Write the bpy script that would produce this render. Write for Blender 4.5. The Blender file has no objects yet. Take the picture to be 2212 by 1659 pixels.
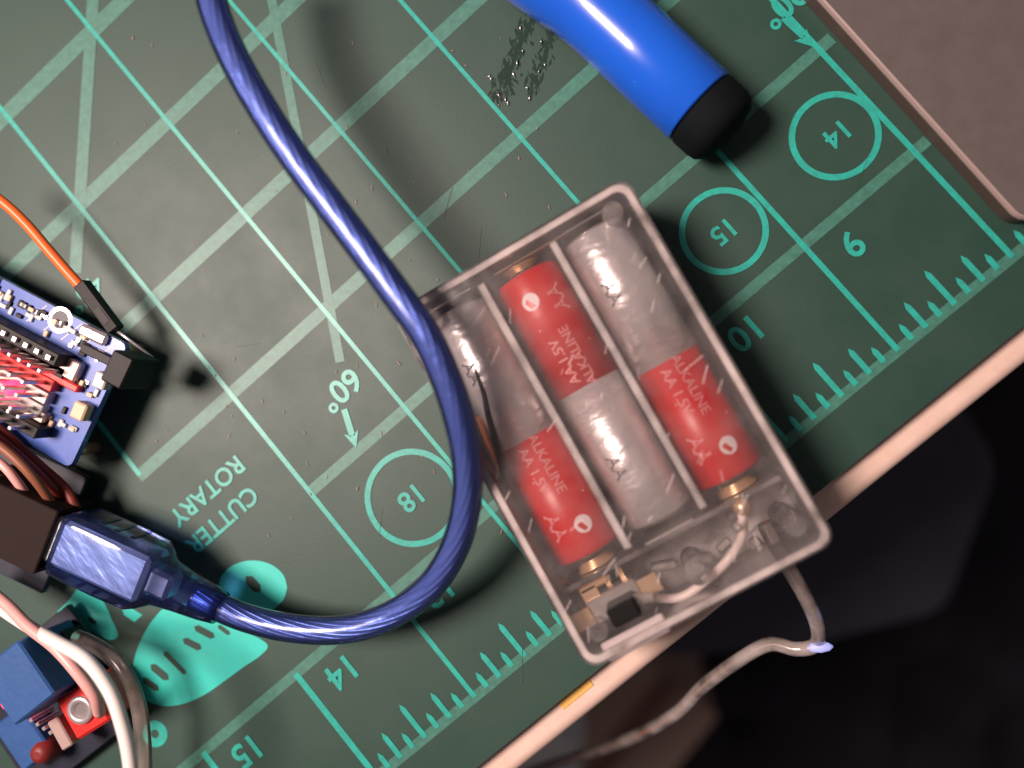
import bpy, math, random
from mathutils import Vector, Matrix
random.seed(7)
I = 0.0254                      # everything below is written in inches
sc = bpy.context.scene
col = sc.collection

# ------------------------------------------------------------------ camera
CAMROWS = [[-0.7546830486184581, 0.6434140953003424, -0.1283425030798152],
           [0.6494324176414862, 0.760389058569125, -0.00678340067326292],
           [0.09322569948401851, -0.08846909956138282, -0.9917067043125776]]
CAMLOC = Vector((10.673581889426961, -1.0616669122746054, 6.177184409927913))
FPX = 1789.0
r0, r1, r2 = [Vector(r) for r in CAMROWS]
cam_d = bpy.data.cameras.new('camera'); cam = bpy.data.objects.new('camera', cam_d); col.objects.link(cam)
cm = Matrix((r0, -r1, -r2)).transposed().to_4x4(); cm.translation = CAMLOC*I
cam.matrix_world = cm
cam_d.sensor_width = 36; cam_d.lens = FPX/2212*36
cam_d.clip_start = 0.005; cam_d.clip_end = 20
cam_d.dof.use_dof = True; cam_d.dof.focus_distance = 6.08*I; cam_d.dof.aperture_fstop = 5.5
sc.camera = cam

# ------------------------------------------------------------------ world, lamp, exposure
w = bpy.data.worlds.new('World'); sc.world = w; w.use_nodes = True
bg = w.node_tree.nodes['Background']; bg.inputs[0].default_value = (0.62, 0.5, 0.52, 1); bg.inputs[1].default_value = 0.15
ld = bpy.data.lights.new('desk_lamp', 'AREA'); ld.shape = 'DISK'; ld.size = 7.5*I; ld.energy = 5.1; ld.color = (1.0, 0.785, 0.715)
lamp = bpy.data.objects.new('desk_lamp', ld); col.objects.link(lamp)
lamp.location = Vector((18.0, -10.2, 19.0))*I
lamp.rotation_euler = (Vector((10.8, -1.5, 0))*I - lamp.location).to_track_quat('-Z', 'Y').to_euler()
sc.view_settings.view_transform = 'Standard'; sc.view_settings.look = 'None'
sc.view_settings.exposure = 0; sc.view_settings.gamma = 1

# ------------------------------------------------------------------ helpers
def at(x, y, z=0.0):
    """photograph point (2212 px wide) -> point of the plane at height z (inches)"""
    d = r0*((x-1106)/FPX) + r1*((y-829.5)/FPX) + r2
    return CAMLOC + d*((z-CAMLOC.z)/d.z)

class MB:
    def __init__(s): s.v = []; s.f = []; s.smooth = []
    def face(s, idx, sm=False): s.f.append(tuple(idx)); s.smooth.append(sm)
    def box(s, c, d, rz=0.0, bev=0.0, M=None):
        c = Vector(c); hx, hy, hz = d[0]/2, d[1]/2, d[2]/2
        b = min(bev, hx*.9, hy*.9, hz*.9)
        rot = M if M else Matrix.Rotation(rz, 3, 'Z')
        if b <= 0:
            n = len(s.v)
            for z in (-hz, hz):
                for x, y in ((-hx,-hy),(hx,-hy),(hx,hy),(-hx,hy)): s.v.append(c+rot@Vector((x,y,z)))
            for q in ((3,2,1,0),(4,5,6,7),(0,1,5,4),(1,2,6,5),(2,3,7,6),(3,0,4,7)): s.face([n+i for i in q])
            return s
        lv = [(-hz, b), (-hz+b, 0), (hz-b, 0), (hz, b)]
        rings = []
        for z, ins in lv:
            ring = []
            for x, y in ((hx-ins, -hy+b), (hx-ins, hy-b), (hx-b, hy-ins), (-hx+b, hy-ins), (-hx+ins, hy-b), (-hx+ins, -hy+b), (-hx+b, -hy+ins), (hx-b, -hy+ins)):
                ring.append(len(s.v)); s.v.append(c+rot@Vector((x,y,z)))
            rings.append(ring)
        for a, e in zip(rings, rings[1:]):
            for i in range(8): s.face((a[i], a[(i+1)%8], e[(i+1)%8], e[i]))
        s.face(rings[0][::-1]); s.face(rings[-1])
        return s
    def tube(s, pts, r, seg=12, cap=True, closed_r=None):
        pts = [Vector(p) for p in pts]; n = len(pts)
        rr = r if isinstance(r, (list, tuple)) else [r]*n
        t0 = (pts[1]-pts[0]).normalized()
        u = t0.cross(Vector((0,0,1)))
        if u.length < .1: u = t0.cross(Vector((0,1,0)))
        u.normalize(); rings = []
        for i, p in enumerate(pts):
            t = (pts[min(i+1,n-1)]-pts[max(i-1,0)]).normalized()
            u = (u - t*u.dot(t)).normalized(); v = t.cross(u)
            ring = []
            for k in range(seg):
                a = 2*math.pi*k/seg
                ring.append(len(s.v)); s.v.append(p+(u*math.cos(a)+v*math.sin(a))*rr[i])
            rings.append(ring)
        for a, b in zip(rings, rings[1:]):
            for k in range(seg): s.face((a[k], a[(k+1)%seg], b[(k+1)%seg], b[k]), True)
        if cap: s.face(rings[0][::-1]); s.face(rings[-1])
        return s
    def lathe(s, prof, o, ax, seg=32, cap=True):
        """prof: (distance along axis, radius)"""
        o = Vector(o); ax = Vector(ax).normalized()
        u = ax.cross(Vector((0,0,1)))
        if u.length < .1: u = Vector((1,0,0))
        u.normalize(); v = ax.cross(u); rings = []
        for d, r in prof:
            ring = []
            for k in range(seg):
                a = 2*math.pi*k/seg
                ring.append(len(s.v)); s.v.append(o+ax*d+(u*math.cos(a)+v*math.sin(a))*r)
            rings.append(ring)
        for a, b in zip(rings, rings[1:]):
            for k in range(seg): s.face((a[k], a[(k+1)%seg], b[(k+1)%seg], b[k]), True)
        if cap: s.face(rings[0][::-1]); s.face(rings[-1])
        return s
    def poly(s, pts, z=None):
        n = len(s.v)
        for p in pts: s.v.append(Vector((p[0], p[1], z if z is not None else p[2])))
        s.face(range(n, n+len(pts))); return s
    def strip(s, a, b, wd, z):
        a = Vector(a[:2]); b = Vector(b[:2]); d = (b-a).normalized(); nn = Vector((-d.y, d.x))*wd/2
        return s.poly([a-nn, b-nn, b+nn, a+nn], z)
    def ring(s, c, r, wd, z, seg=64):
        n = len(s.v)
        for k in range(seg):
            a = 2*math.pi*k/seg
            for q in (r-wd/2, r+wd/2): s.v.append(Vector((c[0]+q*math.cos(a), c[1]+q*math.sin(a), z)))
        for k in range(seg):
            a = n+2*k; b = n+2*((k+1)%seg); s.face((a, a+1, b+1, b))
        return s
    def prism(s, loop, z0, z1):
        n = len(s.v); m = len(loop)
        for z in (z0, z1):
            for p in loop: s.v.append(Vector((p[0], p[1], z)))
        for i in range(m): s.face((n+i, n+(i+1)%m, n+m+(i+1)%m, n+m+i))
        s.face([n+i for i in range(m)][::-1]); s.face([n+m+i for i in range(m)]); return s
    def wall(s, outer, inner, z0, z1):
        n = len(s.v); m = len(outer)
        for z in (z0, z1):
            for lp in (outer, inner):
                for p in lp: s.v.append(Vector((p[0], p[1], z)))
        o0, i0, o1, i1 = n, n+m, n+2*m, n+3*m
        for i in range(m):
            j = (i+1)%m
            s.face((o0+i, o0+j, o1+j, o1+i)); s.face((i0+j, i0+i, i1+i, i1+j))
            s.face((o1+i, o1+j, i1+j, i1+i)); s.face((o0+j, o0+i, i0+i, i0+j))
        return s
    def mesh(s, name, m, smooth_all=None):
        me = bpy.data.meshes.new(name)
        me.from_pydata([tuple(v*I) for v in s.v], [], s.f)
        sm = s.smooth if smooth_all is None else [smooth_all]*len(s.f)
        me.polygons.foreach_set('use_smooth', sm)
        me.materials.append(m); me.update(); return me
    def build(s, name, m, parent=None, label=None, smooth_all=None, kind=None):
        return link(name, s.mesh(name, m, smooth_all), parent, label, kind)

def link(name, me, parent=None, label=None, kind=None):
    o = bpy.data.objects.new(name, me); col.objects.link(o)
    if parent: o.parent = parent
    if label: o['label'] = label
    if kind: o['kind'] = kind
    return o
def tag(o, label, cat, group=None):
    o['label'] = label; o['category'] = cat
    if group: o['group'] = group
    return o
def thing(name, label, cat, loc=(0,0,0), rz=0.0, group=None):
    o = bpy.data.objects.new(name, None); col.objects.link(o)
    o.empty_display_size = .01
    o.location = Vector(loc)*I; o.rotation_euler = (0,0,rz)
    return tag(o, label, cat, group)
def spline(pts, n=10):
    pts = [Vector(p) for p in pts]; q = [pts[0]*2-pts[1]]+pts+[pts[-1]*2-pts[-2]]; out = []
    for i in range(1, len(q)-2):
        a, b, c, d = q[i-1:i+3]
        for k in range(n):
            t = k/n
            out.append(.5*((2*b)+(c-a)*t+(2*a-5*b+4*c-d)*t*t+(3*b-a-3*c+d)*t**3))
    return out+[pts[-1]]
def rrect(hx, hy, r, n=6, cx=0, cy=0):
    out = []
    for x, y, a0 in ((hx-r, hy-r, 0), (-hx+r, hy-r, 90), (-hx+r, -hy+r, 180), (hx-r, -hy+r, 270)):
        for k in range(n+1):
            a = math.radians(a0+90*k/n); out.append((cx+x+r*math.cos(a), cy+y+r*math.sin(a)))
    return out
def text_mesh(txt, size, bold=0.0):
    cu = bpy.data.curves.new('lettering', 'FONT'); cu.body = txt; cu.size = 1.0; cu.offset = bold
    cu.align_x = 'CENTER'; cu.align_y = 'CENTER'; cu.resolution_u = 4
    o = bpy.data.objects.new('lettering', cu); col.objects.link(o)
    bpy.context.view_layer.update()
    me = bpy.data.meshes.new_from_object(o.evaluated_get(bpy.context.evaluated_depsgraph_get()))
    vs = [(v.co.x*size, v.co.y*size) for v in me.vertices]; fs = [tuple(p.vertices) for p in me.polygons]
    bpy.data.objects.remove(o); bpy.data.curves.remove(cu); bpy.data.meshes.remove(me)
    return vs, fs
def flat_text(txt, size, c, z, rz=0.0, bold=0.01, sx=1.0):
    vs, fs = text_mesh(txt, size, bold); b = MB(); ca, sa = math.cos(rz), math.sin(rz)
    for x, y in vs: b.v.append(Vector((c[0]+sx*x*ca-y*sa, c[1]+sx*x*sa+y*ca, z)))
    for f in fs: b.face(f)
    return b

# ------------------------------------------------------------------ materials
def nd(t, kind, **kw):
    n = t.nodes.new(kind)
    for k, v in kw.items(): setattr(n, k, v)
    return n
def mat(name, c, rough=.5, metal=0.0, c2=None, scale=40., bump=0.0, bscale=300., rvar=0.0, spec=None, detail=4., coat=0.0, dist=0.0003, stretch=None):
    m = bpy.data.materials.new(name); m.use_nodes = True; t = m.node_tree; p = t.nodes['Principled BSDF']
    p.inputs['Base Color'].default_value = (*c, 1); p.inputs['Roughness'].default_value = rough; p.inputs['Metallic'].default_value = metal
    if spec is not None: p.inputs['Specular IOR Level'].default_value = spec
    if coat: p.inputs['Coat Weight'].default_value = coat; p.inputs['Coat Roughness'].default_value = .08
    tc = nd(t, 'ShaderNodeTexCoord')
    if c2 or rvar:
        nz = nd(t, 'ShaderNodeTexNoise'); nz.inputs['Scale'].default_value = scale; nz.inputs['Detail'].default_value = detail
        nz.inputs['Roughness'].default_value = .65
        t.links.new(tc.outputs['Object'], nz.inputs['Vector'])
        rp = nd(t, 'ShaderNodeMapRange'); rp.inputs[1].default_value = .35; rp.inputs[2].default_value = .68
        t.links.new(nz.outputs['Fac'], rp.inputs[0])
        if c2:
            mx = nd(t, 'ShaderNodeMix', data_type='RGBA'); mx.inputs[6].default_value = (*c, 1); mx.inputs[7].default_value = (*c2, 1)
            t.links.new(rp.outputs[0], mx.inputs[0]); t.links.new(mx.outputs[2], p.inputs['Base Color'])
        if rvar:
            r = nd(t, 'ShaderNodeMapRange'); r.inputs[1].default_value = .3; r.inputs[2].default_value = .7
            r.inputs[3].default_value = rough-rvar; r.inputs[4].default_value = rough+rvar
            t.links.new(nz.outputs['Fac'], r.inputs[0]); t.links.new(r.outputs[0], p.inputs['Roughness'])
    if bump:
        bz = nd(t, 'ShaderNodeTexNoise'); bz.inputs['Scale'].default_value = bscale; bz.inputs['Detail'].default_value = 3
        if stretch:
            mp = nd(t, 'ShaderNodeMapping'); mp.inputs['Scale'].default_value = stretch
            t.links.new(tc.outputs['Object'], mp.inputs['Vector']); t.links.new(mp.outputs[0], bz.inputs['Vector'])
        else: t.links.new(tc.outputs['Object'], bz.inputs['Vector'])
        bn = nd(t, 'ShaderNodeBump'); bn.inputs['Strength'].default_value = bump; bn.inputs['Distance'].default_value = dist
        t.links.new(bz.outputs['Fac'], bn.inputs['Height']); t.links.new(bn.outputs[0], p.inputs['Normal'])
    return m
def clear(name, tint, milk, milkcol, grough=.1, ior=1.45, gloss=1.0, bump=0.0, bscale=600):
    m = bpy.data.materials.new(name); m.use_nodes = True; t = m.node_tree
    t.nodes.remove(t.nodes['Principled BSDF']); out = t.nodes['Material Output']
    tr = nd(t, 'ShaderNodeBsdfTransparent'); tr.inputs[0].default_value = (*tint, 1)
    df = nd(t, 'ShaderNodeBsdfDiffuse'); df.inputs[0].default_value = (*milkcol, 1)
    tl = nd(t, 'ShaderNodeBsdfTranslucent'); tl.inputs[0].default_value = (*milkcol, 1)
    m0 = nd(t, 'ShaderNodeMixShader'); m0.inputs[0].default_value = .35
    t.links.new(df.outputs[0], m0.inputs[1]); t.links.new(tl.outputs[0], m0.inputs[2])
    m1 = nd(t, 'ShaderNodeMixShader')
    tc = nd(t, 'ShaderNodeTexCoord'); nz = nd(t, 'ShaderNodeTexNoise'); nz.inputs['Scale'].default_value = 160; nz.inputs['Detail'].default_value = 5
    t.links.new(tc.outputs['Object'], nz.inputs['Vector'])
    mr = nd(t, 'ShaderNodeMapRange'); mr.inputs[1].default_value = .3; mr.inputs[2].default_value = .7
    mr.inputs[3].default_value = milk*.3; mr.inputs[4].default_value = milk*1.8
    t.links.new(nz.outputs['Fac'], mr.inputs[0]); t.links.new(mr.outputs[0], m1.inputs[0])
    t.links.new(tr.outputs[0], m1.inputs[1]); t.links.new(m0.outputs[0], m1.inputs[2])
    gl = nd(t, 'ShaderNodeBsdfGlossy'); gl.inputs['Roughness'].default_value = grough
    fr = nd(t, 'ShaderNodeFresnel'); fr.inputs[0].default_value = ior
    mu = nd(t, 'ShaderNodeMath', operation='MULTIPLY'); mu.inputs[1].default_value = gloss
    t.links.new(fr.outputs[0], mu.inputs[0])
    m2 = nd(t, 'ShaderNodeMixShader'); t.links.new(mu.outputs[0], m2.inputs[0])
    t.links.new(m1.outputs[0], m2.inputs[1]); t.links.new(gl.outputs[0], m2.inputs[2])
    t.links.new(m2.outputs[0], out.inputs[0])
    if bump:
        bz = nd(t, 'ShaderNodeTexNoise'); bz.inputs['Scale'].default_value = bscale; bz.inputs['Detail'].default_value = 2
        t.links.new(tc.outputs['Object'], bz.inputs['Vector'])
        bn = nd(t, 'ShaderNodeBump'); bn.inputs['Strength'].default_value = bump; bn.inputs['Distance'].default_value = .0004
        t.links.new(bz.outputs['Fac'], bn.inputs['Height']); t.links.new(bn.outputs[0], gl.inputs['Normal']); t.links.new(bn.outputs[0], fr.inputs['Normal'])
    return m
def glow(name, c, s):
    m = bpy.data.materials.new(name); m.use_nodes = True; p = m.node_tree.nodes['Principled BSDF']
    p.inputs['Base Color'].default_value = (*c, 1); p.inputs['Emission Color'].default_value = (*c, 1); p.inputs['Emission Strength'].default_value = s
    return m

M_mat = mat('green_vinyl', (.018,.059,.043), .51, c2=(.025,.066,.049), scale=60, bump=.25, bscale=2500, rvar=.04, dist=.00006)
M_ink = mat('teal_ink', (.030,.46,.37), .36, c2=(.032,.34,.28), scale=700, bump=.15, bscale=2500, dist=.00006)
M_inkb = mat('bright_teal_ink', (.03,.62,.52), .42, c2=(.035,.56,.46), scale=300)
M_inkp = mat('pale_teal_ink', (.064,.225,.172), .44, c2=(.046,.16,.124), scale=700, bump=.2, bscale=2500, dist=.00006)
M_scuff = mat('worn_dark_vinyl', (.009,.032,.024), .7, spec=.3)
M_cut = mat('cut_vinyl', (.06,.105,.085), .5)
M_desk = mat('pale_wood', (.84,.63,.53), .5, c2=(.76,.54,.44), scale=160)
M_yel = mat('yellow_tape', (.85,.50,.12), .5)
M_case = mat('brushed_grey', (.118,.099,.094), .6, c2=(.103,.085,.081), scale=260, bump=.25, bscale=2200, dist=.0001)
M_rim = mat('lit_rim_tone', (.33,.25,.23), .42)  # paler than the case: the lit edge line is put into the colour
M_band = mat('dark_band', (.085,.055,.048), .5)
M_clear = clear('clear_plastic', (.985,.975,.97), .22, (.98,.91,.88), .12, gloss=1.5, bump=.5, bscale=190)
M_edge = clear('thick_clear_plastic', (.965,.94,.93), .38, (.98,.88,.85), .14, gloss=1.8, bump=.6, bscale=170)
M_lid = clear('clear_lid', (.985,.98,.978), .034, (.97,.89,.87), .16, gloss=2.8, bump=.8, bscale=95)  # patchy milk tint puts a haze of glare into the lid
M_base = clear('frosted_plastic', (.9,.85,.84), .85, (.97,.89,.86), .2, gloss=1.8, bump=.6, bscale=130)
M_red = mat('red_label', (.62,.011,.010), .36, c2=(.55,.009,.009), scale=120, bump=.6, bscale=1.0, dist=.0001, stretch=(90,500,90))
M_sil = mat('silver_label', (.93,.87,.86), .30, metal=.66, c2=(.80,.74,.74), scale=150, bump=1.0, bscale=1.0, dist=.0004, stretch=(190,360,190))
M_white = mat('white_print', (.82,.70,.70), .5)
M_greyp = mat('grey_print', (.16,.14,.14), .5)
M_tin = mat('tin', (.72,.66,.62), .3, metal=.8, bump=.1, bscale=700)
M_gold = mat('brass', (.92,.62,.38), .3, metal=.7)
M_black = mat('black_plastic', (.008,.007,.007), .5, spec=.25, bump=.1, bscale=1500)
M_knob = mat('black_knob', (.006,.006,.006), .7, spec=.2)
M_jacket = clear('blue_jacket', (.40,.49,.84), .11, (.07,.11,.42), .2, gloss=1.3, bump=.25, bscale=110)
M_mold = clear('blue_mold', (.56,.65,.96), .07, (.04,.09,.50), .1, gloss=1.4, bump=.3, bscale=90)
M_braid = mat('braided_shield', (.70,.72,.78), .34, metal=.6, bump=.7, bscale=1.0, dist=.0003, stretch=(330,330,330))
M_blue = mat('glossy_blue', (.012,.135,.78), .24, c2=(.012,.115,.70), scale=45, bump=.12, bscale=90, rvar=.07, coat=.5, dist=.0009)
M_rubber = mat('black_rubber', (.003,.005,.007), .8, spec=.15)
M_pcb = mat('blue_pcb', (.05,.13,.50), .32, c2=(.035,.09,.40), scale=260, coat=.3)
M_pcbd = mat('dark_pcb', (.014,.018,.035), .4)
M_orange = mat('orange_sleeve', (.95,.17,.03), .38)
M_darkred = mat('dark_red_sleeve', (.22,.03,.02), .5)
M_brown = mat('brown_sleeve', (.28,.10,.05), .5)
M_pink = mat('pale_pink_sleeve', (.80,.42,.38), .35)
M_chip = mat('chip_black', (.014,.011,.012), .5, spec=.3)
M_tan = mat('tan_ceramic', (.75,.55,.36), .5)
M_whitep = mat('white_plastic', (.62,.62,.60), .45)
M_solder = mat('solder', (.88,.80,.80), .25, metal=.75)
M_shell = mat('bright_shell', (.80,.83,.86), .26, metal=.7, bump=1.0, bscale=1.0, dist=.0003, stretch=(260,90,90))
M_pinkpl = mat('pinkish_aluminium', (.62,.46,.42), .35, metal=.5)
M_sock = mat('shaded_socket_brown', (.020,.011,.009), .75, spec=.2, bump=.1, bscale=1200)  # shade over the socket is put into this near-black brown
M_lead = mat('pale_sleeve', (.86,.72,.67), .35)
M_redp = mat('red_plastic', (.72,.03,.025), .35)
M_relay = mat('relay_blue', (.028,.105,.31), .42, c2=(.022,.085,.26), scale=100, bump=.15, bscale=900)
M_wire = mat('white_sleeve', (.93,.87,.81), .3)
M_ghost = clear('clear_wire', (.95,.92,.90), .17, (.80,.66,.60), .15)
M_fairy = clear('smoky_wire', (.86,.83,.81), .45, (.70,.63,.60), .12, gloss=1.5)
M_copper = mat('copper_sleeve', (.72,.27,.12), .4)
M_floor = mat('dark_carpet', (.010,.009,.011), .9, c2=(.02,.016,.02), scale=30)
M_seat = mat('charcoal_fabric', (.066,.072,.100), .95, c2=(.052,.058,.080), scale=60)
M_card = mat('cardboard', (.44,.32,.26), .8, c2=(.36,.25,.20), scale=14)
M_cardd = mat('cardboard_dark', (.20,.11,.085), .8)
M_paper = mat('white_paper', (.80,.86,.86), .7)
M_trouser = mat('dark_cloth', (.016,.015,.024), .95, c2=(.010,.009,.015), scale=40)
M_ledpink = glow('lit_pink', (1,.07,.20), 1.7)
M_ledcore = glow('lit_orange', (1,.42,.12), 1.5)
M_ledred = mat('red_lens', (.20,.018,.016), .5)
M_glowblue = glow('glowing_blue', (.36,.40,.85), .55)

# ------------------------------------------------------------------ floor and far things below the desk
fl = MB(); fl.poly([(-30,-40),(50,-40),(50,40),(-30,40)], -28.5)
o = fl.build('floor', M_floor); o['kind'] = 'structure'

# desk
T = .115                        # the mat's thickness
desk = thing('desk', 'pale wooden desk whose rounded front edge shows as a bright strip beside the green mat', 'desk', (10,-8,-T-1.0))
def dl(p): return Vector((p[0]-10, p[1]+8, p[2]+T+1.0))
prof = []
v0 = .66
for k in range(9):
    a = math.pi/2*k/8; prof.append((v0-.09+.09*math.sin(a), -T-.09+.09*math.cos(a)))
prof += [(v0, -T-.95), (-24, -T-.95), (-24, -T)]
b = MB(); n = len(prof)
for u in (0.5, 34.0):
    for v, z in prof: b.v.append(dl((u, v, z)))
for i in range(n): b.face((i, (i+1)%n, n+(i+1)%n, n+i))
b.face(range(n)); b.face([n+i for i in range(n)][::-1])
b.build('desk_top', M_desk, desk)
for x, y in ((2,-.8),(32,-.8),(2,-22),(32,-22)):
    MB().box(dl((x, y, -15.2)), (2,2,26.5)).build('leg', M_desk, desk)
p = at(1235,1488,-T)
MB().box(dl((p.x, .47, -T+.004)), (.30,.075,.012)).build('tape_scrap', M_yel, desk)

# chair pushed under the desk edge, cardboard box and paper further down
ch = thing('office_chair', 'dark charcoal chair seat in shadow just below the pale desk edge', 'chair', (at(1930,1200,-9).x, at(1930,1200,-9).y, -28.5))
def pl(par): return Vector(par.location)/I
o_ch = pl(ch)
pts = [at(x,y,-9)-o_ch for x,y in ((1500,1080),(2020,760),(2172,1000),(2055,1325),(1760,1400),(1400,1430))]
loop = [(q.x,q.y) for q in pts]
cx = sum(q[0] for q in loop)/6; cy = sum(q[1] for q in loop)/6
b = MB(); rings = []
lq = []
for (xa_,ya_),(xb_,yb_) in zip(loop, loop[1:]+loop[:1]):
    for t_ in (.12,.5,.88): lq.append(Vector((xa_+(xb_-xa_)*t_, ya_+(yb_-ya_)*t_, 0)))
sm = spline(lq+lq[:1], 4)[:-1]
for z, k in ((17.2,.95),(17.6,1.0),(19.0,1.0),(19.4,.97),(19.6,.88),(19.65,.6)):
    rings.append([len(b.v)+i for i in range(len(sm))])
    for q in sm: b.v.append(Vector((cx+(q.x-cx)*k, cy+(q.y-cy)*k, z)))
for r_, s_ in zip(rings, rings[1:]):
    for i in range(len(sm)): b.face((r_[i], r_[(i+1)%len(sm)], s_[(i+1)%len(sm)], s_[i]), True)
b.face(rings[0][::-1]); b.face(rings[-1], True)
b.build('seat', M_seat, ch)
b = MB().tube([(cx,cy,3.2),(cx,cy,17.2)], 1.0, 16); b.build('gas_column', M_black, ch)
for k in range(5):
    a = 2*math.pi*k/5+.3
    MB().tube([(cx,cy,3.4),(cx+5*math.cos(a),cy+5*math.sin(a),2.9),(cx+10.5*math.cos(a),cy+10.5*math.sin(a),2.0)], [.9,.7,.5], 10).build('foot_spoke', M_black, ch)
    b = MB().lathe([(-.5,.9),(-.45,1.0),(.45,1.0),(.5,.9)], (cx+10.5*math.cos(a),cy+10.5*math.sin(a),1.0), (math.cos(a),math.sin(a),0), 20); b.build('caster', M_black, ch)

zb = -13.0
pc = at(1365,1570,zb)
cb = thing('cardboard_box', 'closed brown cardboard box in the gloom under the desk edge', 'box', (pc.x,pc.y,-28.5), math.radians(12))
H = 28.5+zb
b = MB().wall(rrect(1.45,1.3,.05,1), rrect(1.37,1.22,.05,1), .1, H); b.build('carton_wall', M_card, cb)
MB().box((0,0,.05), (2.9,2.6,.1)).build('carton_base', M_card, cb)
for sy in (-1, 1):
    MB().box((0, sy*.655, H+.04), (2.9,1.29,.07), bev=.01).build('flap', M_card, cb)
MB().box((0,0,H+.079), (2.9,.5,.006)).build('packing_tape', M_cardd, cb)
zp = -10.5
pp = at(1150,1660,zp)
ps = thing('paper_roll', 'white paper roll standing by the cardboard box below the desk edge', 'paper', (pp.x,pp.y,-28.5))
b = MB().lathe([(0,.95),(17.9,.95),(18.0,.9)], (0,0,0), (0,0,1), 28); b.build('paper_sheet', M_paper, ps)

pt = at(2040,1600,-22)
b = MB(); N = 26; HW = 9.0
for iy in range(N+1):
    for ix in range(N+1):
        x = (ix/N*2-1)*HW; y = (iy/N*2-1)*HW; rr = math.hypot(x, y)/HW
        h = max(0, 1-rr*rr)*6.5*(1+.22*math.sin(x*1.3+y*.6)+.16*math.sin(y*1.9-x*.7)) + .25*math.sin(x*2.1)*math.sin(y*1.7) + .3
        b.v.append(Vector((x*(1-.25*max(0,rr-1)), y*(1-.25*max(0,rr-1)), max(.06, h))))
for iy in range(N):
    for ix in range(N):
        q = iy*(N+1)+ix; b.face((q, q+1, q+N+2, q+N+1), True)
o = b.build('crumpled_cloth', M_trouser); o.location = Vector((pt.x, pt.y, -28.5))*I
tag(o, 'near black crumpled cloth lying in the gloom at the lower right', 'cloth')

# ------------------------------------------------------------------ cutting mat
mt = thing('cutting_mat', 'green gridded cutting mat with teal ruler marks lying on the desk', 'cutting mat', (11.5,-5.5,-T))
def ml(p): return Vector((p[0]-11.5, p[1]+5.5, (p[2] if len(p) > 2 else 0)+T))
lp = [(x, y) for x, y in rrect(8.4, 8.965, .15, 5, cx=3.9, cy=-3.05)]
b = MB().prism(lp, 0, T); b.build('mat_sheet', M_mat, mt)
class P(MB):
    pass
def pr(fn, name, m, z, label=None):
    b = MB(); fn(b); 
    for v in b.v: v.x -= 11.5; v.y += 5.5; v.z = T+z
    return b.build(name, m, mt, label)
ZA, ZL, ZT, ZD, ZX = .002, .004, .0055, .003, .007
# wide pale lines across, thin bright lines along; band width and paleness imitate motion smear
def line(a, c, wd, z, m, name='grid_line'): pr(lambda b: b.strip(a, c, wd, z), name, m, z)
line((7.88,-1),(15.6,-1), .082, ZA, M_inkp)
line((7.88,-2),(13.0,-2), .088, ZA, M_inkp)
line((8.0,-3),(14.02,-3), .104, ZA, M_inkp)
line((8.0,-4),(15.9,-4), .112, ZA, M_inkp)
line((8.0,-5),(15.9,-5), .122, ZA, M_inkp)
line((8.0,-6),(15.9,-6), .135, ZA, M_inkp)
line((7.86,0),(15.9,0), .080, ZA, M_inkp, 'ruler_line')
for u, a, c, wd in ((8,-11,.0,.042),(9,-11,0,.040),(10,-11,0,.032),(11,-11,0,.031),(12,-11,0,.034),(13,-11,0,.038),(14,-11,-3,.04),(14,-1,0,.05),(15,-1,0,.05)):
    line((u,a),(u,c), wd, ZL, M_ink)
def ticks(b):
    for k in range(-1, 64):
        u = 8+k/8
        if k % 8 == 0: continue
        L = .29 if k % 8 == 4 else (.21 if k % 2 == 0 else .115)
        b.strip((u,0),(u,-L+.02), .042, ZT); b.poly([(u-.021,-L+.02),(u+.021,-L+.02),(u,-L-.025)][::-1], ZT)
pr(ticks, 'ruler_ticks', M_ink, ZT)
def diag(a, c, wd):
    line(a, c, wd, ZD, M_inkp, 'angle_line')
diag(at(580,-40), at(735,782), .075)
diag(at(205,-60), at(163,590), .105)
def arrow(a, c, wd):
    a = Vector(a[:2]); c = Vector(c[:2]); d = (c-a).normalized(); n = Vector((-d.y,d.x))
    def fn(b):
        b.strip(a, c-d*.1005, wd, ZX); b.poly([c, c-d*.13+n*.06, c-d*.10, c-d*.13-n*.06], ZX)
    pr(fn, 'angle_arrow', M_ink, ZX)
arrow(at(744,884), at(770,968), .05); arrow(at(1690,40), at(1757,102), .035)
for u in (8.325, 9.35, 12.40): pr(lambda b: b.ring((u,-1.45), .298 if u < 12 else .352, .046, ZT), 'printed_circle', M_ink, ZT)
def txt(s, size, c, name='printed_number', rz=0.0, bold=.022, sx=1.0, m=None):
    b = flat_text(s, size, c, ZX, rz, bold, sx)
    for v in b.v: v.x -= 11.5; v.y += 5.5; v.z = T+ZX
    b.build(name, m or M_ink, mt)
txt('14', .20, (8.30,-1.455)); txt('15', .20, (9.35,-1.452)); txt('18', .22, (12.40,-1.46))
for s_, u in (('9', 8.74), ('10', 9.71), ('11', 10.7), ('12', 11.7), ('13', 12.7), ('14', 13.69), ('15', 14.70)): txt(s_, .27, (u,-.79))
txt('60°', .26, (12.30,-2.45), 'printed_angle'); txt('90°', .26, (7.97,-2.42), 'printed_angle'); txt('45°', .24, (13.42,-4.42), 'printed_angle')
q = at(430,1070); 
txt('ROTARY', .20, (at(455,1060).x+.02, at(455,1060).y-.02), 'printed_word', sx=.95); txt('CUTTER', .20, (at(480,1122).x, at(480,1122).y), 'printed_word', sx=.95)
def Z(x, y): return at(109.7+.248*x, 1179.5+.248*y)
def smooth_poly(pts, n=5):
    q = [Vector((p.x,p.y,0)) for p in pts]; s = spline(q+q[:1], n)[:-1]; return [(v.x,v.y) for v in s]
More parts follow.
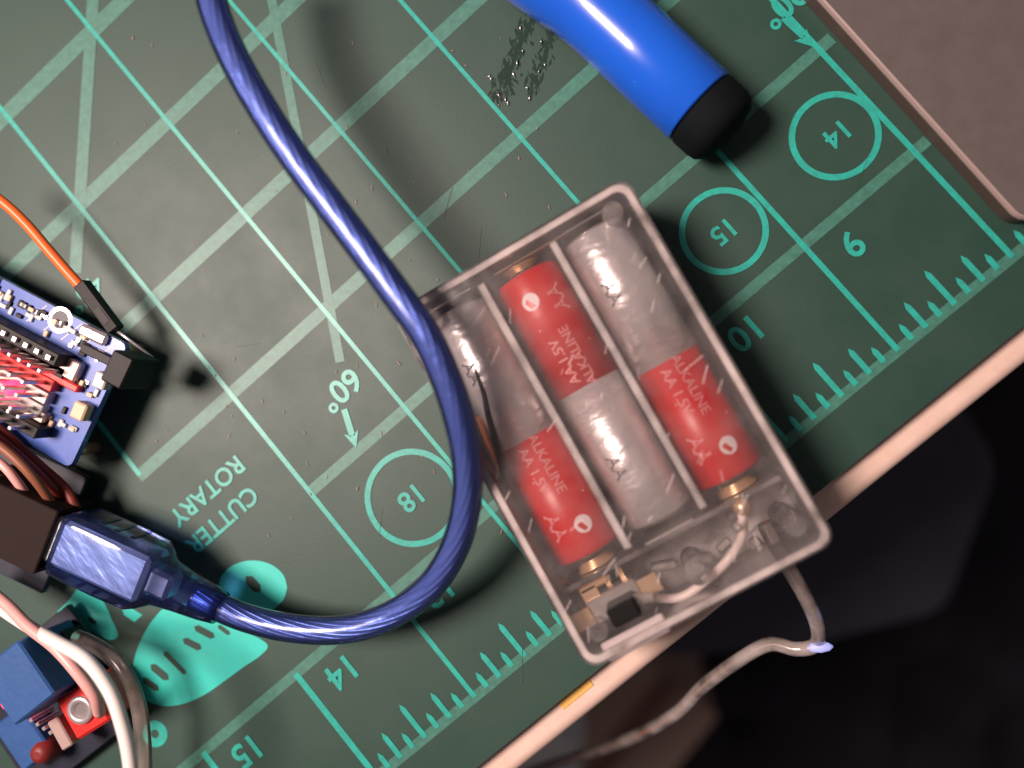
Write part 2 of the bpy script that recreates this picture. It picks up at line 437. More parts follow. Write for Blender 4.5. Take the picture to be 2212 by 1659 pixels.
em = [Z(*p) for p in ((960,560),(1080,500),(1250,520),(1480,600),(1700,740),(1885,855),(1830,950),(1670,1060),(1500,1185),(1330,1300),(1150,1375),(980,1392),(850,1350),(770,1260),(725,1140),(720,1030),(750,910),(800,790),(870,670))]
pr(lambda b: b.poly(smooth_poly(em), ZA), 'emblem_print', M_inkb, ZA)
pr(lambda b: b.poly(smooth_poly([Z(1760+300*math.cos(a)*1.0, 360+235*math.sin(a)) for a in [2*math.pi*k/14 for k in range(14)]], 3), ZA), 'emblem_print', M_inkb, ZA)
pr(lambda b: b.poly(smooth_poly([Z(*p) for p in ((60,570),(160,470),(270,340),(400,400),(480,520),(540,660),(590,780),(500,815),(330,725),(160,640))], 3), ZA), 'emblem_print', M_inkb, ZA)
pr(lambda b: b.poly([Z(*p) for p in ((590,470),(800,600),(730,660),(640,600))], ZA), 'emblem_print', M_inkb, ZA)
def cut(b):
    for a, c, wd in (((1250,700),(1430,795),64),((1150,810),(1315,895),64),((985,920),(1180,1115),48),((870,1030),(1030,1165),72),((800,1150),(945,1255),60),((1455,690),(1565,770),42),((1700,260),(1830,400),90),((330,620),(400,680),44)):
        pa, pc_ = Z(*a), Z(*c); d = (pc_-pa).normalized(); n = Vector((-d.y,d.x,0)); h = wd*.248/290/2
        b.poly([pa, pa+d*h+n*h, pc_-d*h+n*h, pc_, pc_-d*h-n*h, pa+d*h-n*h], ZL)
pr(cut, 'emblem_letters', M_mat, ZL)
pr(lambda b: b.ring((at(335,1585).x, at(335,1585).y), .07, .07, ZA, 32), 'printed_mark', M_ink, ZA)
# worn patch under the blue handle
def scuff(b):
    rnd = random.Random(3)
    for k in range(260):
        t = rnd.random(); side = rnd.random() < .62
        if side: px = 1150-75*t+rnd.gauss(0,11); py = 30+185*t+rnd.gauss(0,8)
        else: px = 1190-45*t+rnd.gauss(0,8); py = 65+140*t+rnd.gauss(0,9)
        c = at(px,py); a = rnd.gauss(.9,.35); L = rnd.uniform(.012,.05); wd = rnd.uniform(.004,.016)
        d = Vector((math.cos(a),math.sin(a),0)); n = Vector((-d.y,d.x,0))
        b.poly([c-d*L, c+n*wd, c+d*L*.7+n*wd*.5, c+d*L, c-n*wd*.9], ZA+.00001*k)
b = MB(); scuff(b)
for i, v in enumerate(b.v): v.x -= 11.5; v.y += 5.5; v.z = T+.001+.00001*(i//5)
b.build('worn_patch', M_scuff, mt, kind='stuff')
b = MB(); rnd = random.Random(17)
for k in range(30):
    c = at(rnd.uniform(150,1900), rnd.uniform(40,1500))
    if c.y > .1 or c.x < 8.1: continue
    a = rnd.choice((rnd.gauss(.9,.3), rnd.uniform(0,3.1))); L = rnd.uniform(.05,.32); d = Vector((math.cos(a),math.sin(a),0))
    b.strip(c-d*L/2, c+d*L/2, rnd.uniform(.0015,.0035), .0085+.00003*k)
for v in b.v: v.x -= 11.5; v.y += 5.5; v.z += T
b.build('knife_cuts', M_cut, mt, kind='stuff')
# metal filings and dust
b = MB(); rnd = random.Random(11)
fpos = [(1093,215,7),(1098,222,6),(1110,160,8),(1118,135,9),(1125,60,7),(1058,165,6),(1062,170,5),(1145,212,6),(1170,90,4),(1178,140,4),(1165,155,4),(1130,110,4),(1140,190,4),(1078,205,5)]
for px, py, L in fpos:
    c = at(px,py,.012); a = rnd.uniform(.4,1.3); d = Vector((math.cos(a),math.sin(a),0)); ln = L/290
    b.tube([c-d*ln, c+Vector((.004,-.004,.006)), c+d*ln], [.002,.006,.002], 5)
o = b.build('metal_filings', M_solder, kind='stuff'); o['label'] = 'tiny bright metal filings scattered on the worn patch beside the blue handle'
b = MB()
for k in range(70):
    px, py = rnd.uniform(250,1300), rnd.uniform(60,1250)
    c = at(px,py,.011); a = rnd.gauss(1.0,.5); d = Vector((math.cos(a),math.sin(a),0)); ln = rnd.uniform(.006,.026)
    b.tube([c-d*ln, c+Vector((0,0,.003)), c+d*ln*rnd.uniform(.5,1)], [.001,rnd.uniform(.0015,.004),.001], 4)
o = b.build('dust_specks', M_pink, kind='stuff'); o['label'] = 'pale dust specks and lint on the green mat'

# ------------------------------------------------------------------ flat grey case at the upper right
zc = .22
fc = thing('flat_case', 'flat grey brown case with its rim coloured pale like a lit edge, lying beside the green mat, top right', 'case', (7.7,-.2,0.0))
e0 = at(1772,0,zc); e1 = at(2216,492,zc)
dv = (e1-e0).normalized(); nv = Vector((-dv.y, dv.x, 0))
if nv.x > 0: nv = -nv
o_fc = pl(fc)
def case_loop(ins):
    cA = e1 + dv*0; 
    pts = [e0-dv*7+nv*ins, cA-dv*.14+nv*ins]
    for k in range(1,6):
        a = math.pi/2*k/6; pts.append(cA-dv*.14+nv*.14 + (dv*math.sin(a)-nv*math.cos(a))*(.14-ins))
    pts += [cA+nv*.14-dv*ins, cA+nv*6-dv*ins, e0-dv*7+nv*6]
    return [((p-o_fc).x, (p-o_fc).y) for p in pts]
def ccw(l):
    A = sum(l[i][0]*l[(i+1)%len(l)][1]-l[(i+1)%len(l)][0]*l[i][1] for i in range(len(l)))
    return l if A > 0 else l[::-1]
MB().prism(ccw(case_loop(.012)), .012, zc-.045).build('side_band', M_band, fc)
b = MB(); ls = [ccw(case_loop(i)) for i in (.012,0,0,.012,.024)]; zs = [zc-.044, zc-.038, zc-.026, zc-.004, zc]
rg = []
for l, z in zip(ls, zs):
    rg.append([len(b.v)+i for i in range(len(l))])
    for p in l: b.v.append(Vector((p[0],p[1],z)))
for a_, c_ in zip(rg, rg[1:]):
    for i in range(len(a_)): b.face((a_[i], a_[(i+1)%len(a_)], c_[(i+1)%len(a_)], c_[i]))
b.face(rg[0][::-1]); b.face(rg[-1]); b.build('rim', M_rim, fc)
MB().prism(ccw(case_loop(.025)), zc+.0005, zc+.006).build('top_panel', M_case, fc)

# ------------------------------------------------------------------ battery box
ZB = .75
c1, c2_, c3, c4 = at(1350,390,ZB), at(1800,1165,ZB), at(1265,1435,ZB), at(860,685,ZB)
ctr = (c1+c2_+c3+c4)/4; ly = (c2_-c1).normalized(); bang = math.atan2(-ly.x, ly.y)
LX, LY = 1.80, 2.70
bx = thing('battery_box', 'clear plastic battery box with a slide switch, overhanging the mat edge', 'battery box', (ctr.x,ctr.y,0), bang)
Mb = Matrix.Translation(Vector((ctr.x,ctr.y,0))) @ Matrix.Rotation(bang,4,'Z'); Mbi = Mb.inverted()
def bl(px, py, z): return Mbi @ at(px,py,z)
ZF = .012
out_ = rrect(LX/2, LY/2, .11, 6); inn = rrect(LX/2-.055, LY/2-.055, .07, 6)
# shell, slightly flared at the rim
b = MB().wall(out_, inn, ZF+.05, ZB-.05); b.build('outer_wall', M_clear, bx)
MB().prism(rrect(LX/2-.004, LY/2-.004, .108, 6), ZF, ZF+.048).build('base_plate', M_base, bx)
b = MB().prism(rrect(LX/2, LY/2, .11, 6), ZB-.048, ZB-.012); b.build('lid', M_lid, bx)
b = MB().wall(rrect(LX/2-.02, LY/2-.02, .1, 6), rrect(LX/2-.062, LY/2-.062, .07, 6), ZB-.011, ZB+.004); b.build('lid_rim', M_edge, bx)
PIT = .548
for sx in (-.5, .5):
    MB().box((sx*PIT, -.22, .36), (.035, 2.02, .58), bev=.01).build('divider', M_clear, bx)
    b = MB().box((sx*PIT, -.22, ZB+.004), (.05, 1.98, .012), bev=.004); b.build('lid_rib', M_clear, bx)
MB().box((0, .86, .34), (1.62, .04, .5), bev=.01).build('bulkhead', M_clear, bx)
for x, y in ((-.73,1.16),(.73,1.17),(-.03,1.15),(.70,-1.2),(-.72,-1.2)):
    MB().lathe([(0,.075),(.6,.07)], (x,y,ZF+.05), (0,0,1), 18).build('screw_post', M_clear, bx)
# battery contacts : springs and plates
def coil(x, y0, y1, r0_, turns, r=.011):
    pts = []
    for k in range(turns*10+1):
        t = k/(turns*10); a = 2*math.pi*turns*t
        pts.append((x+r0_*(1-.35*t)*math.cos(a), y0+(y1-y0)*t, .34+r0_*(1-.35*t)*math.sin(a)))
    return MB().tube(pts, r, 6)
for x, top in ((-PIT, 0), (0, 1), (PIT, 0)):
    ya = .83 if not top else -1.25
    yb = .775 if not top else -1.2
    coil(x, ya, .772 if not top else -1.212, .15, 4).build('spring', M_gold, bx)
    MB().box((x, -1.262 if not top else .835, .34), (.36,.012,.42)).build('contact_plate', M_tin, bx)
MB().box((-.27, -1.268, .45), (.9,.008,.1)).build('link_strip', M_gold, bx)
# slide switch
sp = bl(1330,1300,.55)
sw = MB().box((sp.x, sp.y, .42), (.36,.17,.26), bev=.012); sw = sw.build('slide_switch', M_tin, bx)
for dx in (-.255, .255):
    MB().box((sp.x+dx, sp.y+.01, .535), (.14,.13,.02), bev=.004).build('switch_ear', M_gold, sw)
kp = bl(1347,1312,.62)
MB().box((kp.x, kp.y, .655), (.20,.125,.23), bev=.012).build('switch_knob', M_knob, sw)
for k in range(3):
    MB().box((sp.x-.11+.11*k, sp.y-.125, .40), (.035,.085,.015)).build('switch_terminal', M_gold, sw)
gp = bl(1283,1262,.5)
b = MB().box((gp.x,gp.y,.42), (.22,.05,.22), bev=.01); b.box((gp.x+.05,gp.y+.06,.52), (.12,.13,.02), bev=.005); b.build('contact_plate', M_gold, bx)
# bar by the switch slot, its white colour standing for a bright reflection
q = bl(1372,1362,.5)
MB().box((q.x,q.y,.66), (.46,.13,.03), bev=.012).build('glare_ledge', M_white, bx)
# inner leads
w1 = [bl(x,y,z) for x,y,z in ((955,700,.52),(1010,760,.55),(1043,840,.56),(1055,900,.55),(1078,985,.5),(1100,1080,.3))]
MB().tube(spline(w1,8), .02, 10).build('black_lead', M_black, bx)
w2 = [bl(x,y,z) for x,y,z in ((1032,900,.45),(1052,950,.48),(1075,1000,.45),(1110,1080,.3),(1180,1230,.2),(1270,1275,.4))]
MB().tube(spline(w2,8), .022, 10).build('copper_lead', M_copper, bx)
w3 = [bl(x,y,z) for x,y,z in ((1600,1085,.42),(1605,1150,.48),(1580,1200,.55),(1535,1245,.5),(1470,1290,.45),(1390,1290,.42))]
MB().tube(spline(w3,8), .032, 10).build('pale_lead', M_lead, bx)
MB().lathe([(0,.05),(.05,.065),(.10,.05),(.12,.01)], tuple(bl(1602,1088,.5)), (.2,.1,1), 12).build('solder_joint', M_gold, bx)
b = MB().box(tuple(bl(1625,1150,.5)), (.11,.02,.015), rz=.4); b.build('solder_tab', M_solder, bx)
rnd = random.Random(8)
for k in range(9):
    x, y = rnd.uniform(-.55,.78), rnd.uniform(.92,1.2)
    MB().box((x,y,rnd.uniform(.3,.66)), (rnd.uniform(.05,.2),rnd.uniform(.03,.08),rnd.uniform(.05,.2)), rz=rnd.uniform(-.5,.5), bev=.015).build('glint_rib', M_clear, bx)  # random clear ribs added to scatter glints in the switch compartment
# scratches on the lid
b = MB(); rnd = random.Random(5)
for k in range(46):
    x, y = rnd.uniform(-.8,.8), rnd.uniform(-1.2,1.2); a = rnd.gauss(.75,.25); L = rnd.uniform(.03,.16)
    d = Vector((math.cos(a),math.sin(a),0)); b.strip((x,y), (x+d.x*L,y+d.y*L), rnd.uniform(.0015,.004), ZB-.0105+.00005*k)
b.build('lid_scratches', M_white, bx, kind='stuff')

# ------------------------------------------------------------------ batteries
RB = .248
def battery(x, red_far, label):
    """red half towards +y when red_far"""
    c = Mb @ Vector((x, -.225, .335))
    t = thing('battery', label, 'battery', (c.x,c.y,c.z), bang, 'cylinder batteries in the clear box')
    s = 1 if red_far else -1
    MB().lathe([(-.965,.2),(-.965,RB-.02),(-.945,RB),(.059,RB),(.06,RB-.003)], (0,0,0), (0,s,0), 48).build('silver_sleeve', M_sil, t)
    MB().lathe([(.06,RB),(.925,RB),(.945,RB-.015),(.95,.2)], (0,0,0), (0,s,0), 48).build('red_sleeve', M_red, t)
    MB().lathe([(.95,.2),(.955,.19),(.96,.105),(1.005,.1),(1.01,.08)], (0,0,0), (0,s,0), 28).build('end_cap', M_tin, t)
    MB().lathe([(-.966,.21),(-.975,.2),(-.985,.19)], (0,0,0), (0,s,0), 28).build('end_disc', M_tin, t)
    def wrap(pts_faces, name, m, a0, y0, rot=0.0):
        vs, fs = pts_faces; b = MB()
        for px, py in vs:
            X = px*math.cos(rot)-py*math.sin(rot); Y = px*math.sin(rot)+py*math.cos(rot)
            a = a0 + X/RB; r = RB+.0025
            b.v.append(Vector((r*math.sin(a), y0+Y, r*math.cos(a))))
        for f in fs: b.face(f)
        return b.build(name, m, t)
    a0 = -.05
    dot = ([(.062*math.cos(k*math.pi/10), .062*math.sin(k*math.pi/10)) for k in range(20)], [tuple(range(20))])
    wrap(dot, 'white_dot', M_white, a0+.25*s*-1, s*.74)
    wrap(text_mesh('AA', .15, .02), 'printed_letters', M_pinkp, a0+.5*s, s*.68, s*1.5708)
    for k in range(2):
        wrap(text_mesh(('ALKALINE','AA 1.5V')[k], .098, .012), 'printed_letters', M_pinkp, a0-.18+.42*k, s*.27, s*1.5708)
    slash = ([(-.006,-.17),(.008,-.17),(.006,.19),(-.004,.19)], [(0,1,2,3)])
    wrap(slash, 'printed_slash', M_white, a0-.12, s*.44, .95)
    wrap(text_mesh('AA', .13, .02), 'grey_letters', M_greyp, a0+.45, -s*.52, 1.57)
M_pinkp = mat('pale_pink_print', (.72,.24,.24), .5)
battery(-PIT, True, 'battery on the side toward the flat case and desk corner, bright silver then red')
battery(0, False, 'middle battery of the clear box, its red half away from the slide switch')
battery(PIT, True, 'battery beside the blue cable, red half next to the black switch knob')

# ------------------------------------------------------------------ fairy light lead
fy = thing('fairy_light_wire', 'smoky clear wire with a bluish bead hanging from the battery box over the dark floor', 'light string', (c2_.x,c2_.y,.2))
of = pl(fy)
pts = [at(x,y,z)-of for x,y,z in ((1650,1130,.22),(1690,1205,.2),(1735,1280,.1),(1765,1350,-.1),(1762,1392,-.25),(1720,1402,-.3),(1660,1392,-.4),(1590,1430,-.5),(1520,1482,-.7),(1455,1545,-1.1),(1350,1600,-1.7),(1200,1650,-2.5),(1050,1700,-3.2))]
sp_ = spline(pts, 10)
MB().tube(sp_, .056, 14).build('wire_sleeve', M_fairy, fy)
a1 = []; a2 = []
for i, p_ in enumerate(sp_):
    a = .6+i*.02; d = Vector((math.cos(a), .3*math.cos(a), math.sin(a)))*.022; a1.append(p_+d); a2.append(p_-d)
MB().tube(a1, .010, 8).build('wire_core', M_tin, fy); MB().tube(a2, .010, 8).build('wire_core', M_copper, fy)
c = at(1772,1398,-.2)-of
MB().lathe([(-.085,.01),(-.065,.03),(0,.04),(.06,.03),(.09,.008)], tuple(c), (-.8,.55,0), 18).build('glow_bead', M_glowblue, fy)  # small bead with a faint bluish emission

# ------------------------------------------------------------------ blue handle
th = thing('tool_handle', 'glossy blue cylindrical tool handle with a black end cap resting on the mat', 'tool handle', (0,0,0))
zr = .30
e_ = at(1511,232,zr); s_ = at(1297,30,zr); ax = (s_-e_); ax.z = 0; ax.normalize()
th.location = Vector((e_.x,e_.y,0))*I
Rr = .293
MB().lathe([(0,Rr*.97),(.012,Rr),(.6,Rr),(.95,Rr*1.01),(1.15,Rr*1.05),(1.35,Rr*1.16),(1.6,Rr*1.28),(2.6,Rr*1.32),(3.6,Rr*1.28),(4.6,Rr*1.1),(4.9,Rr*.7)], (0,0,zr), ax, 56).build('barrel', M_blue, th)
MB().lathe([(-.30,.02),(-.292,Rr*.45),(-.265,Rr*.78),(-.22,Rr*.93),(-.16,Rr*.97),(-.03,Rr*.975),(-.012,Rr*.95),(-.008,Rr*.9)], (0,0,zr), ax, 48).build('end_cap', M_rubber, th)
MB().lathe([(4.9,.12),(5.2,.12),(5.25,.08),(7.5,.08),(7.6,.04)], (0,0,zr), ax, 24).build('shaft', M_tin, th)

# ------------------------------------------------------------------ blue usb cable
uc = thing('usb_cable', 'translucent blue cable arching over the mat and the corner of the clear box', 'cable', (0,0,0))
cp = [(440,-160,1.0),(447,-60,1.03),(462,20,1.06),(505,125,1.1),(570,240,1.12),(640,345,1.12),(715,445,1.12),(790,545,1.13),(860,640,1.13),(917,720,1.12),(960,810,1.08),(990,900,1.02),(1008,990,.92),(1008,1080,.8),(985,1175,.68),(935,1260,.57),(860,1320,.49),(780,1353,.45),(700,1362,.42),(610,1354,.41),(530,1334,.41),(470,1310,.42),(420,1288,.43)]
uo = at(700,445,0); uc.location = Vector((uo.x,uo.y,0))*I; uo = Vector((uo.x,uo.y,0))
path = spline([at(*p)-uo for p in cp], 12)
RC = .102
MB().tube(path, RC, 28).build('cable_jacket', M_jacket, uc)
# braid: two sets of helical strand bands inside the jacket
def helix(path, r, pitch, ph, sgn):
    out = []; s = 0.0; n = len(path); t0 = (path[1]-path[0]).normalized(); u = t0.cross(Vector((0,0,1))).normalized()
    for i, p in enumerate(path):
        t = (path[min(i+1,n-1)]-path[max(i-1,0)]).normalized(); u = (u-t*u.dot(t)).normalized(); v = t.cross(u)
        if i: s += (path[i]-path[i-1]).length
        a = ph+sgn*2*math.pi*s/pitch; out.append(p+(u*math.cos(a)+v*math.sin(a))*r)
    return out
fine = spline([at(*p)-uo for p in cp], 26)
MB().tube(fine, .072, 16).build('cable_core', M_braid, uc)
b = MB()
for k in range(12): b.tube(helix(fine, .0632, 2.4, 2*math.pi*k/12, 1), .0135, 6, cap=False)
b.build('shield_braid', M_braid, uc)
# plug
pe = at(420,1288,.43); pb = at(140,1158,.45); pax = (pb-pe); plen = pax.length; pax.normalize()
pside = Vector((-pax.y,pax.x,0)).normalized(); pup = pside.cross(pax)*-1
if pup.z < 0: pup = -pup
Mp = Matrix((pax,pside,pax.cross(pside))).transposed()
pl_ = bpy.data.objects.new('plug', None)
b = MB(); rings = []
def sect(d, hw, hh, r):
    ring = []
    for x, y in rrect(hw, hh, r, 4):
        ring.append(len(b.v)); b.v.append((pe-uo)+Mp@Vector((d, x, y)))
    rings.append(ring)
for d, hw, hh, r in ((-.22,.115,.115,.10),(-.1,.135,.13,.11),(.1,.15,.145,.11),(.25,.165,.155,.10),(.33,.215,.19,.09),(.40,.245,.215,.08),(.62,.25,.22,.08),(.95,.25,.22,.08),(1.03,.245,.215,.08),(1.06,.22,.19,.07)): sect(d,hw,hh,r)
for a_, c_ in zip(rings, rings[1:]):
    m_ = len(a_)
    for i in range(m_): b.face((a_[i], a_[(i+1)%m_], c_[(i+1)%m_], c_[i]), True)
b.face(rings[0][::-1]); b.face(rings[-1])
plug = b.build('plug_body', M_mold, uc)
b = MB().box((pe-uo)+Mp@Vector((.745,0,0)), (.80,.36,.31), bev=.03, M=Mp); b.build('plug_shell', M_shell, plug)
b = MB().box((pe-uo)+Mp@Vector((.26,0,0)), (.2,.2,.2), bev=.03, M=Mp); b.build('plug_crimp', M_tin, plug)
for sd in (-1,1):
    for k in range(3): MB().box((pe-uo)+Mp@Vector((.55+.13*k, sd*.252, 0)), (.04,.014,.24), bev=.005, M=Mp).build('grip_ridge', M_mold, plug)

# ------------------------------------------------------------------ stacked circuit boards at the left edge
ZS = .42
pa, pb_, p0 = at(275,745,ZS), at(150,1010,ZS), at(0,600,ZS)
xa = (p0-pa); xa.z = 0; xa.normalize(); sang = math.atan2(xa.y, xa.x)
Ms = Matrix.Translation(Vector((pa.x,pa.y,0)))@Matrix.Rotation(sang,4,'Z'); Msi = Ms.inverted()
W = (pb_-pa).length
def sl(px, py, z): return Msi @ at(px,py,z)
sb = thing('circuit_board', 'blue circuit board crowded with pins, sockets and chips, raised at the left edge', 'circuit board', (pa.x,pa.y,0), sang)
XL = 2.1
ZT_ = ZS+.0
b = MB().prism(rrect(XL/2, W/2, .05, 3, XL/2, W/2), ZS-.063, ZS); b.build('board', M_pcb, sb)
def lsz(px, py, z, d, rz=0.0, m=None, name='chip', bev=.008, zc=None):
    q = sl(px,py,z+d[2]); return MB().box((q.x,q.y,z+d[2]/2), d, rz=rz, bev=bev).build(name, m, sb)
# long edge sockets with tinned pins
for yy, n0, n1 in ((.115,.12,2.0),):
    pass
q1 = sl(95,730,ZS)
sk = MB().box((.95, .30, ZS+.10), (1.25,.10,.20), bev=.008).build('pin_socket', M_chip, sb)
pinm = MB().box((0,0,0), (.034,.034,.04)).mesh('pin', M_solder)
for k in range(11):
    o = link('pin', pinm, sk); o.location = Vector((.38+.1*k+.0, .30, ZS+.212))*I
sk2 = MB().box((1.0, .86, ZS+.085), (1.5,.09,.17), bev=.008).build('pin_header', M_chip, sb)
pin2 = MB().box((0,0,0), (.03,.03,.24), bev=.005).mesh('pin', M_solder)
for r_ in range(3):
    strip = MB().box((1.02, .52+.105*r_, ZS+.045), (1.35,.09,.09), bev=.006).build('pin_strip', [M_redp, M_pinkpl, M_whitep][r_], sb)  # pink and white strips hold the board's pinkish glare in their colour
    for k in range(11):
        o = link('pin', pin2, strip); o.location = Vector((.42+.115*k, .52+.105*r_, ZS+.20))*I
for k in range(12):
    o = link('pin', pin2, sk2); o.location = Vector((.36+.12*k, .86, ZS+.20))*I
# parts seen along the near end
lsz(198,723,ZS, (.24,.095,.05), .05, M_solder, 'crystal_can', .035)
lsz(105,775,ZS, (.50,.15,.08), .02, M_pinkpl, 'heat_plate', .012)
lsz(128,822,ZS, (.32,.055,.07), .02, M_redp, 'red_switch_bar', .01)
lsz(214,822,ZS, (.10,.12,.10), .1, M_whitep, 'white_connector', .01)
lsz(168,888,ZS, (.11,.13,.10), .05, M_tan, 'tan_capacitor', .012)
lsz(215,770,ZS, (.34,.07,.05), .03, M_chip, 'dark_chip', .008)
q = sl(240,800,ZS+.4); MB().box((q.x+.02,q.y,ZS+.13), (.17,.24,.36), bev=.012).build('black_connector', M_black, sb)
q = sl(130,691,ZS); MB().lathe([(0,.07),(.003,.07)], (q.x,q.y,ZS+.001), (0,0,1), 24).build('mounting_hole', M_pcbd, sb)
MB().ring((q.x,q.y), .085, .03, ZS+.002, 32).build('hole_ring', M_solder, sb)
rnd = random.Random(21)
comp = [('resistor',(.055,.03,.02),M_chip),('capacitor',(.05,.032,.03),M_tan),('resistor',(.06,.032,.02),M_whitep),('solder_pad',(.04,.035,.008),M_solder)]
cm_ = [MB().box((0,0,d[2]/2), d, bev=.004).mesh(nm, m) for nm, d, m in comp]
for k in range(120):
    i = (k*7+k//3) % 4; x = rnd.uniform(.05,1.5); y = rnd.choice((rnd.uniform(.03,.22), rnd.uniform(.37,.47), rnd.uniform(.74,.8), rnd.uniform(.03,.9) if x < .32 else .1))
    o = link(comp[i][0], cm_[i], sb); o.location = Vector((x,y,ZS+.0015))*I; o.rotation_euler = (0,0,rnd.choice((0,math.pi/2)))
for k in range(5):
    b = MB().strip((.08+.16*k,.02), (.08+.16*k+.1,.2), .008, ZS+.0008); b.build('copper_trace', M_whitep, sb)
for r_ in range(2):
    strip = MB().box((.62, .40+.37*r_, ZS+.04), (.62,.08,.08), bev=.006).build('pin_strip', [M_chip, M_pinkpl][r_], sb)  # pink strip again has the glare in its colour
    for k in range(7):
        o = link('pin', pin2, strip); o.location = Vector((.36+.088*k, .40+.37*r_, ZS+.17))*I
q = sl(14,838,ZS+.2)
MB().lathe([(0,.06),(.14,.06),(.18,.05),(.21,.02)], (q.x,q.y,ZS+.002), (0,0,1), 18).build('lit_lamp', M_ledpink, sb)
# stand-offs
for x, y in ((.12,.08),(.12,W-.08),(1.9,.08),(1.9,W-.08)):
    MB().tube([(x,y,.01),(x,y,ZS-.064)], .05, 12).build('standoff', M_gold, sb)

# lower controller board under it with the usb socket
pcn = at(60,1080,.15)
lb = thing('controller_board', 'lower circuit board and usb socket, coloured dark for the shade beneath the blue board', 'circuit board', (pcn.x,pcn.y,0), math.atan2(-pax.y,-pax.x)+math.pi)
lang = lb.rotation_euler.z
Ml = Matrix.Translation(Vector((pcn.x,pcn.y,0)))@Matrix.Rotation(lang,4,'Z'); Mli = Ml.inverted()
def ll(px,py,z): return Mli@at(px,py,z)
q = ll(112,1150,.45)
MB().box((q.x+1.15,q.y+.1,.16), (2.2,1.0,.06), bev=.008).build('board', M_pcbd, lb)  # board coloured dark to carry the shade in this corner
us = MB().wall([(x+q.x+.30,y+q.y) for x,y in rrect(.32,.25,.02,2)], [(x+q.x+.30,y+q.y) for x,y in rrect(.30,.21,.02,2)], .19, .66)
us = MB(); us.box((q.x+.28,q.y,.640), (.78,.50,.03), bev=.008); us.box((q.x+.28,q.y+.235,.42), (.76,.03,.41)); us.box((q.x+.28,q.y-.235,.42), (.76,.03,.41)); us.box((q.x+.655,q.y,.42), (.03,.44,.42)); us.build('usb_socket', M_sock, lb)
for x, y in ((.3,.5),(1.9,.5),(.3,-.3),(1.9,-.3)):
    MB().tube([(q.x+x,q.y+y,.0),(q.x+x,q.y+y,.129)], .06, 12).build('foot', M_whitep, lb)

# wires leaving the boards
def wire(name, label, cat, pts, r, m, group=None, seg=12, extra=None):
    P_ = [at(*p) for p in pts]; o0 = Vector((P_[0].x,P_[0].y,0))
    t = thing(name, label, cat, (o0.x,o0.y,0), 0, group)
    MB().tube(spline([p-o0 for p in P_], 10), r, seg).build('sleeve', m, t)
    return t, o0
G = 'dark wires below the blue board'
wire('jumper_wire', 'dark red wire running below the blue board, uppermost of the dark wires', 'wire', ((-60,880,.5),(20,945,.5),(80,1000,.46),(140,1055,.4),(165,1100,.4)), .036, M_darkred, G)
wire('jumper_wire', 'brown orange wire in the middle of the dark wires below the blue board', 'wire', ((-60,925,.66),(15,975,.68),(70,1030,.64),(110,1085,.5),(125,1120,.35)), .034, M_brown, G)
wire('jumper_wire', 'pale reddish wire lowest of the dark wires below the blue board', 'wire', ((-60,970,.6),(0,1000,.62),(40,1045,.58),(70,1090,.45),(85,1120,.3)), .033, M_pink, G)
wire('jumper_wire', 'dark red wire half hidden behind the brown orange wire', 'wire', ((-60,905,.6),(20,968,.6),(95,1035,.52),(150,1090,.3)), .033, M_darkred, G)
wire('jumper_wire', 'brown wire passing closest to the usb socket', 'wire', ((-60,1010,.5),(0,1035,.5),(40,1085,.42),(60,1140,.3)), .033, M_brown, G)
# orange jumper with its black connector
ow, o0 = wire('jumper_wire', 'bright orange jumper wire with a black pin connector over the mat', 'wire', ((-80,380,.62),(0,432,.56),(55,482,.52),(105,540,.49),(150,592,.46),(186,632,.45)), .040, M_orange)
ca, cb_ = at(176,612,.45)-o0, at(252,714,.40)-o0
cax = (cb_-ca).normalized(); cs = Vector((-cax.y,cax.x,0)).normalized(); Mc = Matrix((cax,cs,cax.cross(cs))).transposed()
hs = MB(); L_ = (cb_-ca).length
hs.box((ca+cb_)/2, (L_,.10,.10), bev=.01, M=Mc); hs = hs.build('connector', M_black, ow)
MB().box((ca+cb_)/2+cax*.08+Mc@Vector((0,0,.051)), (.13,.05,.006), M=Mc).build('latch_window', M_chip, hs)
tip = at(330,772,.30)-o0
MB().tube([cb_, cb_*.6+tip*.4, tip], [.013,.012,.009], 8).build('pin', M_solder, ow)

# ------------------------------------------------------------------ relay module at the lower left
ra, rb = at(38,1383,.72), at(118,1500,.72); rx = (rb-ra); rx.z = 0; rang = math.atan2(rx.y, rx.x)
rm = thing('relay_module', 'blue relay module with a red screw terminal and lit pink lamp, lower left corner', 'circuit board', (ra.x,ra.y,0), rang)
Mr = Matrix.Translation(Vector((ra.x,ra.y,0)))@Matrix.Rotation(rang,4,'Z'); Mri = Mr.inverted()
def rl(px,py,z): return Mri@at(px,py,z)
sgn = 1 if rl(20,1480,.72).y > 0 else -1
rlen = rx.length
MB().box((.42, sgn*.55, .09), (1.05,1.15,.06), bev=.008).build('board', M_pcbd, rm)
rel = MB().box((rlen/2, sgn*.20, .43), (rlen,.40,.58), bev=.015).build('relay', M_relay, rm)
q = rl(178,1535,.5)
tb = MB().box((q.x,q.y,.31), (.34,.32,.38), bev=.02, rz=-.1).build('screw_terminal', M_redp, rm)
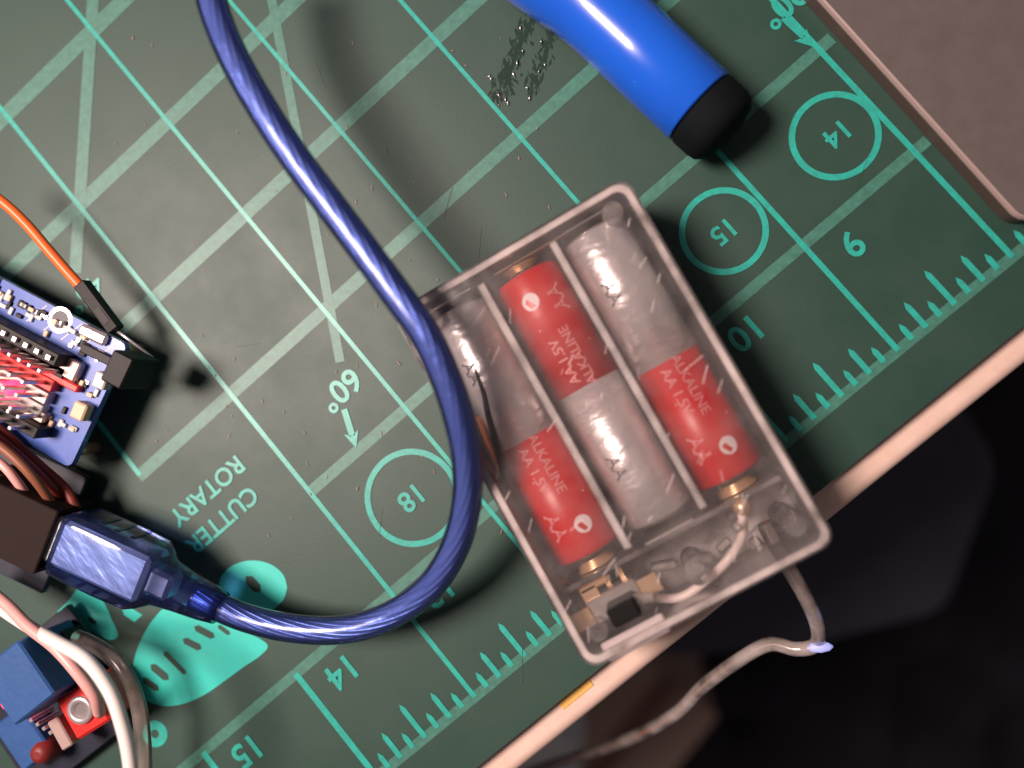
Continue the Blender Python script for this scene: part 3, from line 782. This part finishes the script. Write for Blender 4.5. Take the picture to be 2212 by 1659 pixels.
b = MB().lathe([(.0,.105),(.02,.105),(.03,.095),(.03,.055),(-.01,.05)], (q.x-.01,q.y,.50), (0,0,1), 28); b.build('screw_ring', M_solder, tb)
MB().lathe([(0,.05),(.004,.05)], (q.x-.01,q.y,.505), (0,0,1), 20).build('screw_hole', M_greyp, tb)
q2 = rl(138,1580,.4)
MB().box((q2.x,q2.y,.30), (.24,.10,.30), bev=.01, rz=-.1).build('white_block', M_pinkpl, rm)
q = rl(13,1519,.6)
MB().lathe([(0,.105),(.24,.1),(.30,.085),(.345,.05),(.36,.01)], (q.x,q.y,.25), (0,0,1), 24).build('lit_lamp', M_ledpink, rm)
q = rl(55,1648,.5)
MB().lathe([(0,.10),(.1,.09),(.16,.07),(.18,.03)], (q.x,q.y,.2), (0,0,1), 24).build('red_lens', M_ledred, rm)
mod2 = rl(40,1600,.35)
MB().box((mod2.x,mod2.y,.22), (.42,.3,.2), bev=.015).build('blue_block', M_relay, rm)
for k in range(4):
    o = link('pin', pin2, rm); qq = rl(60+14*k,1560+9*k,.45); o.location = Vector((qq.x,qq.y,.3))*I
q = rl(90,1440,.5)
MB().box((q.x+.05,q.y-.1*sgn,.22), (.4,.12,.22), bev=.01).build('pin_header', M_chip, rm)

# pale wires in front of the relay
GW = 'pale wires beside the relay module'
wire('pale_wire', 'pinkish white wire nearest the blue relay, ending at the red screw terminal', 'wire', ((-70,1240,.55),(10,1302,.62),(60,1352,.68),(118,1398,.72),(165,1450,.74),(205,1505,.70),(215,1540,.55)), .043, M_pink, GW)
wire('pale_wire', 'bright white wire curving down past the red screw terminal', 'wire', ((-70,1262,.5),(0,1312,.55),(60,1352,.6),(120,1386,.78),(185,1425,.95),(235,1490,1.0),(262,1560,1.02),(280,1640,1.02),(290,1760,1.0)), .047, M_wire, GW)
wire('pale_wire', 'faint clear wire outermost of the pale wires, lying over the teal emblem', 'wire', ((165,1375,.35),(215,1400,.4),(262,1442,.45),(295,1510,.45),(308,1590,.45),(312,1680,.42),(314,1760,.4)), .058, M_ghost, GW)
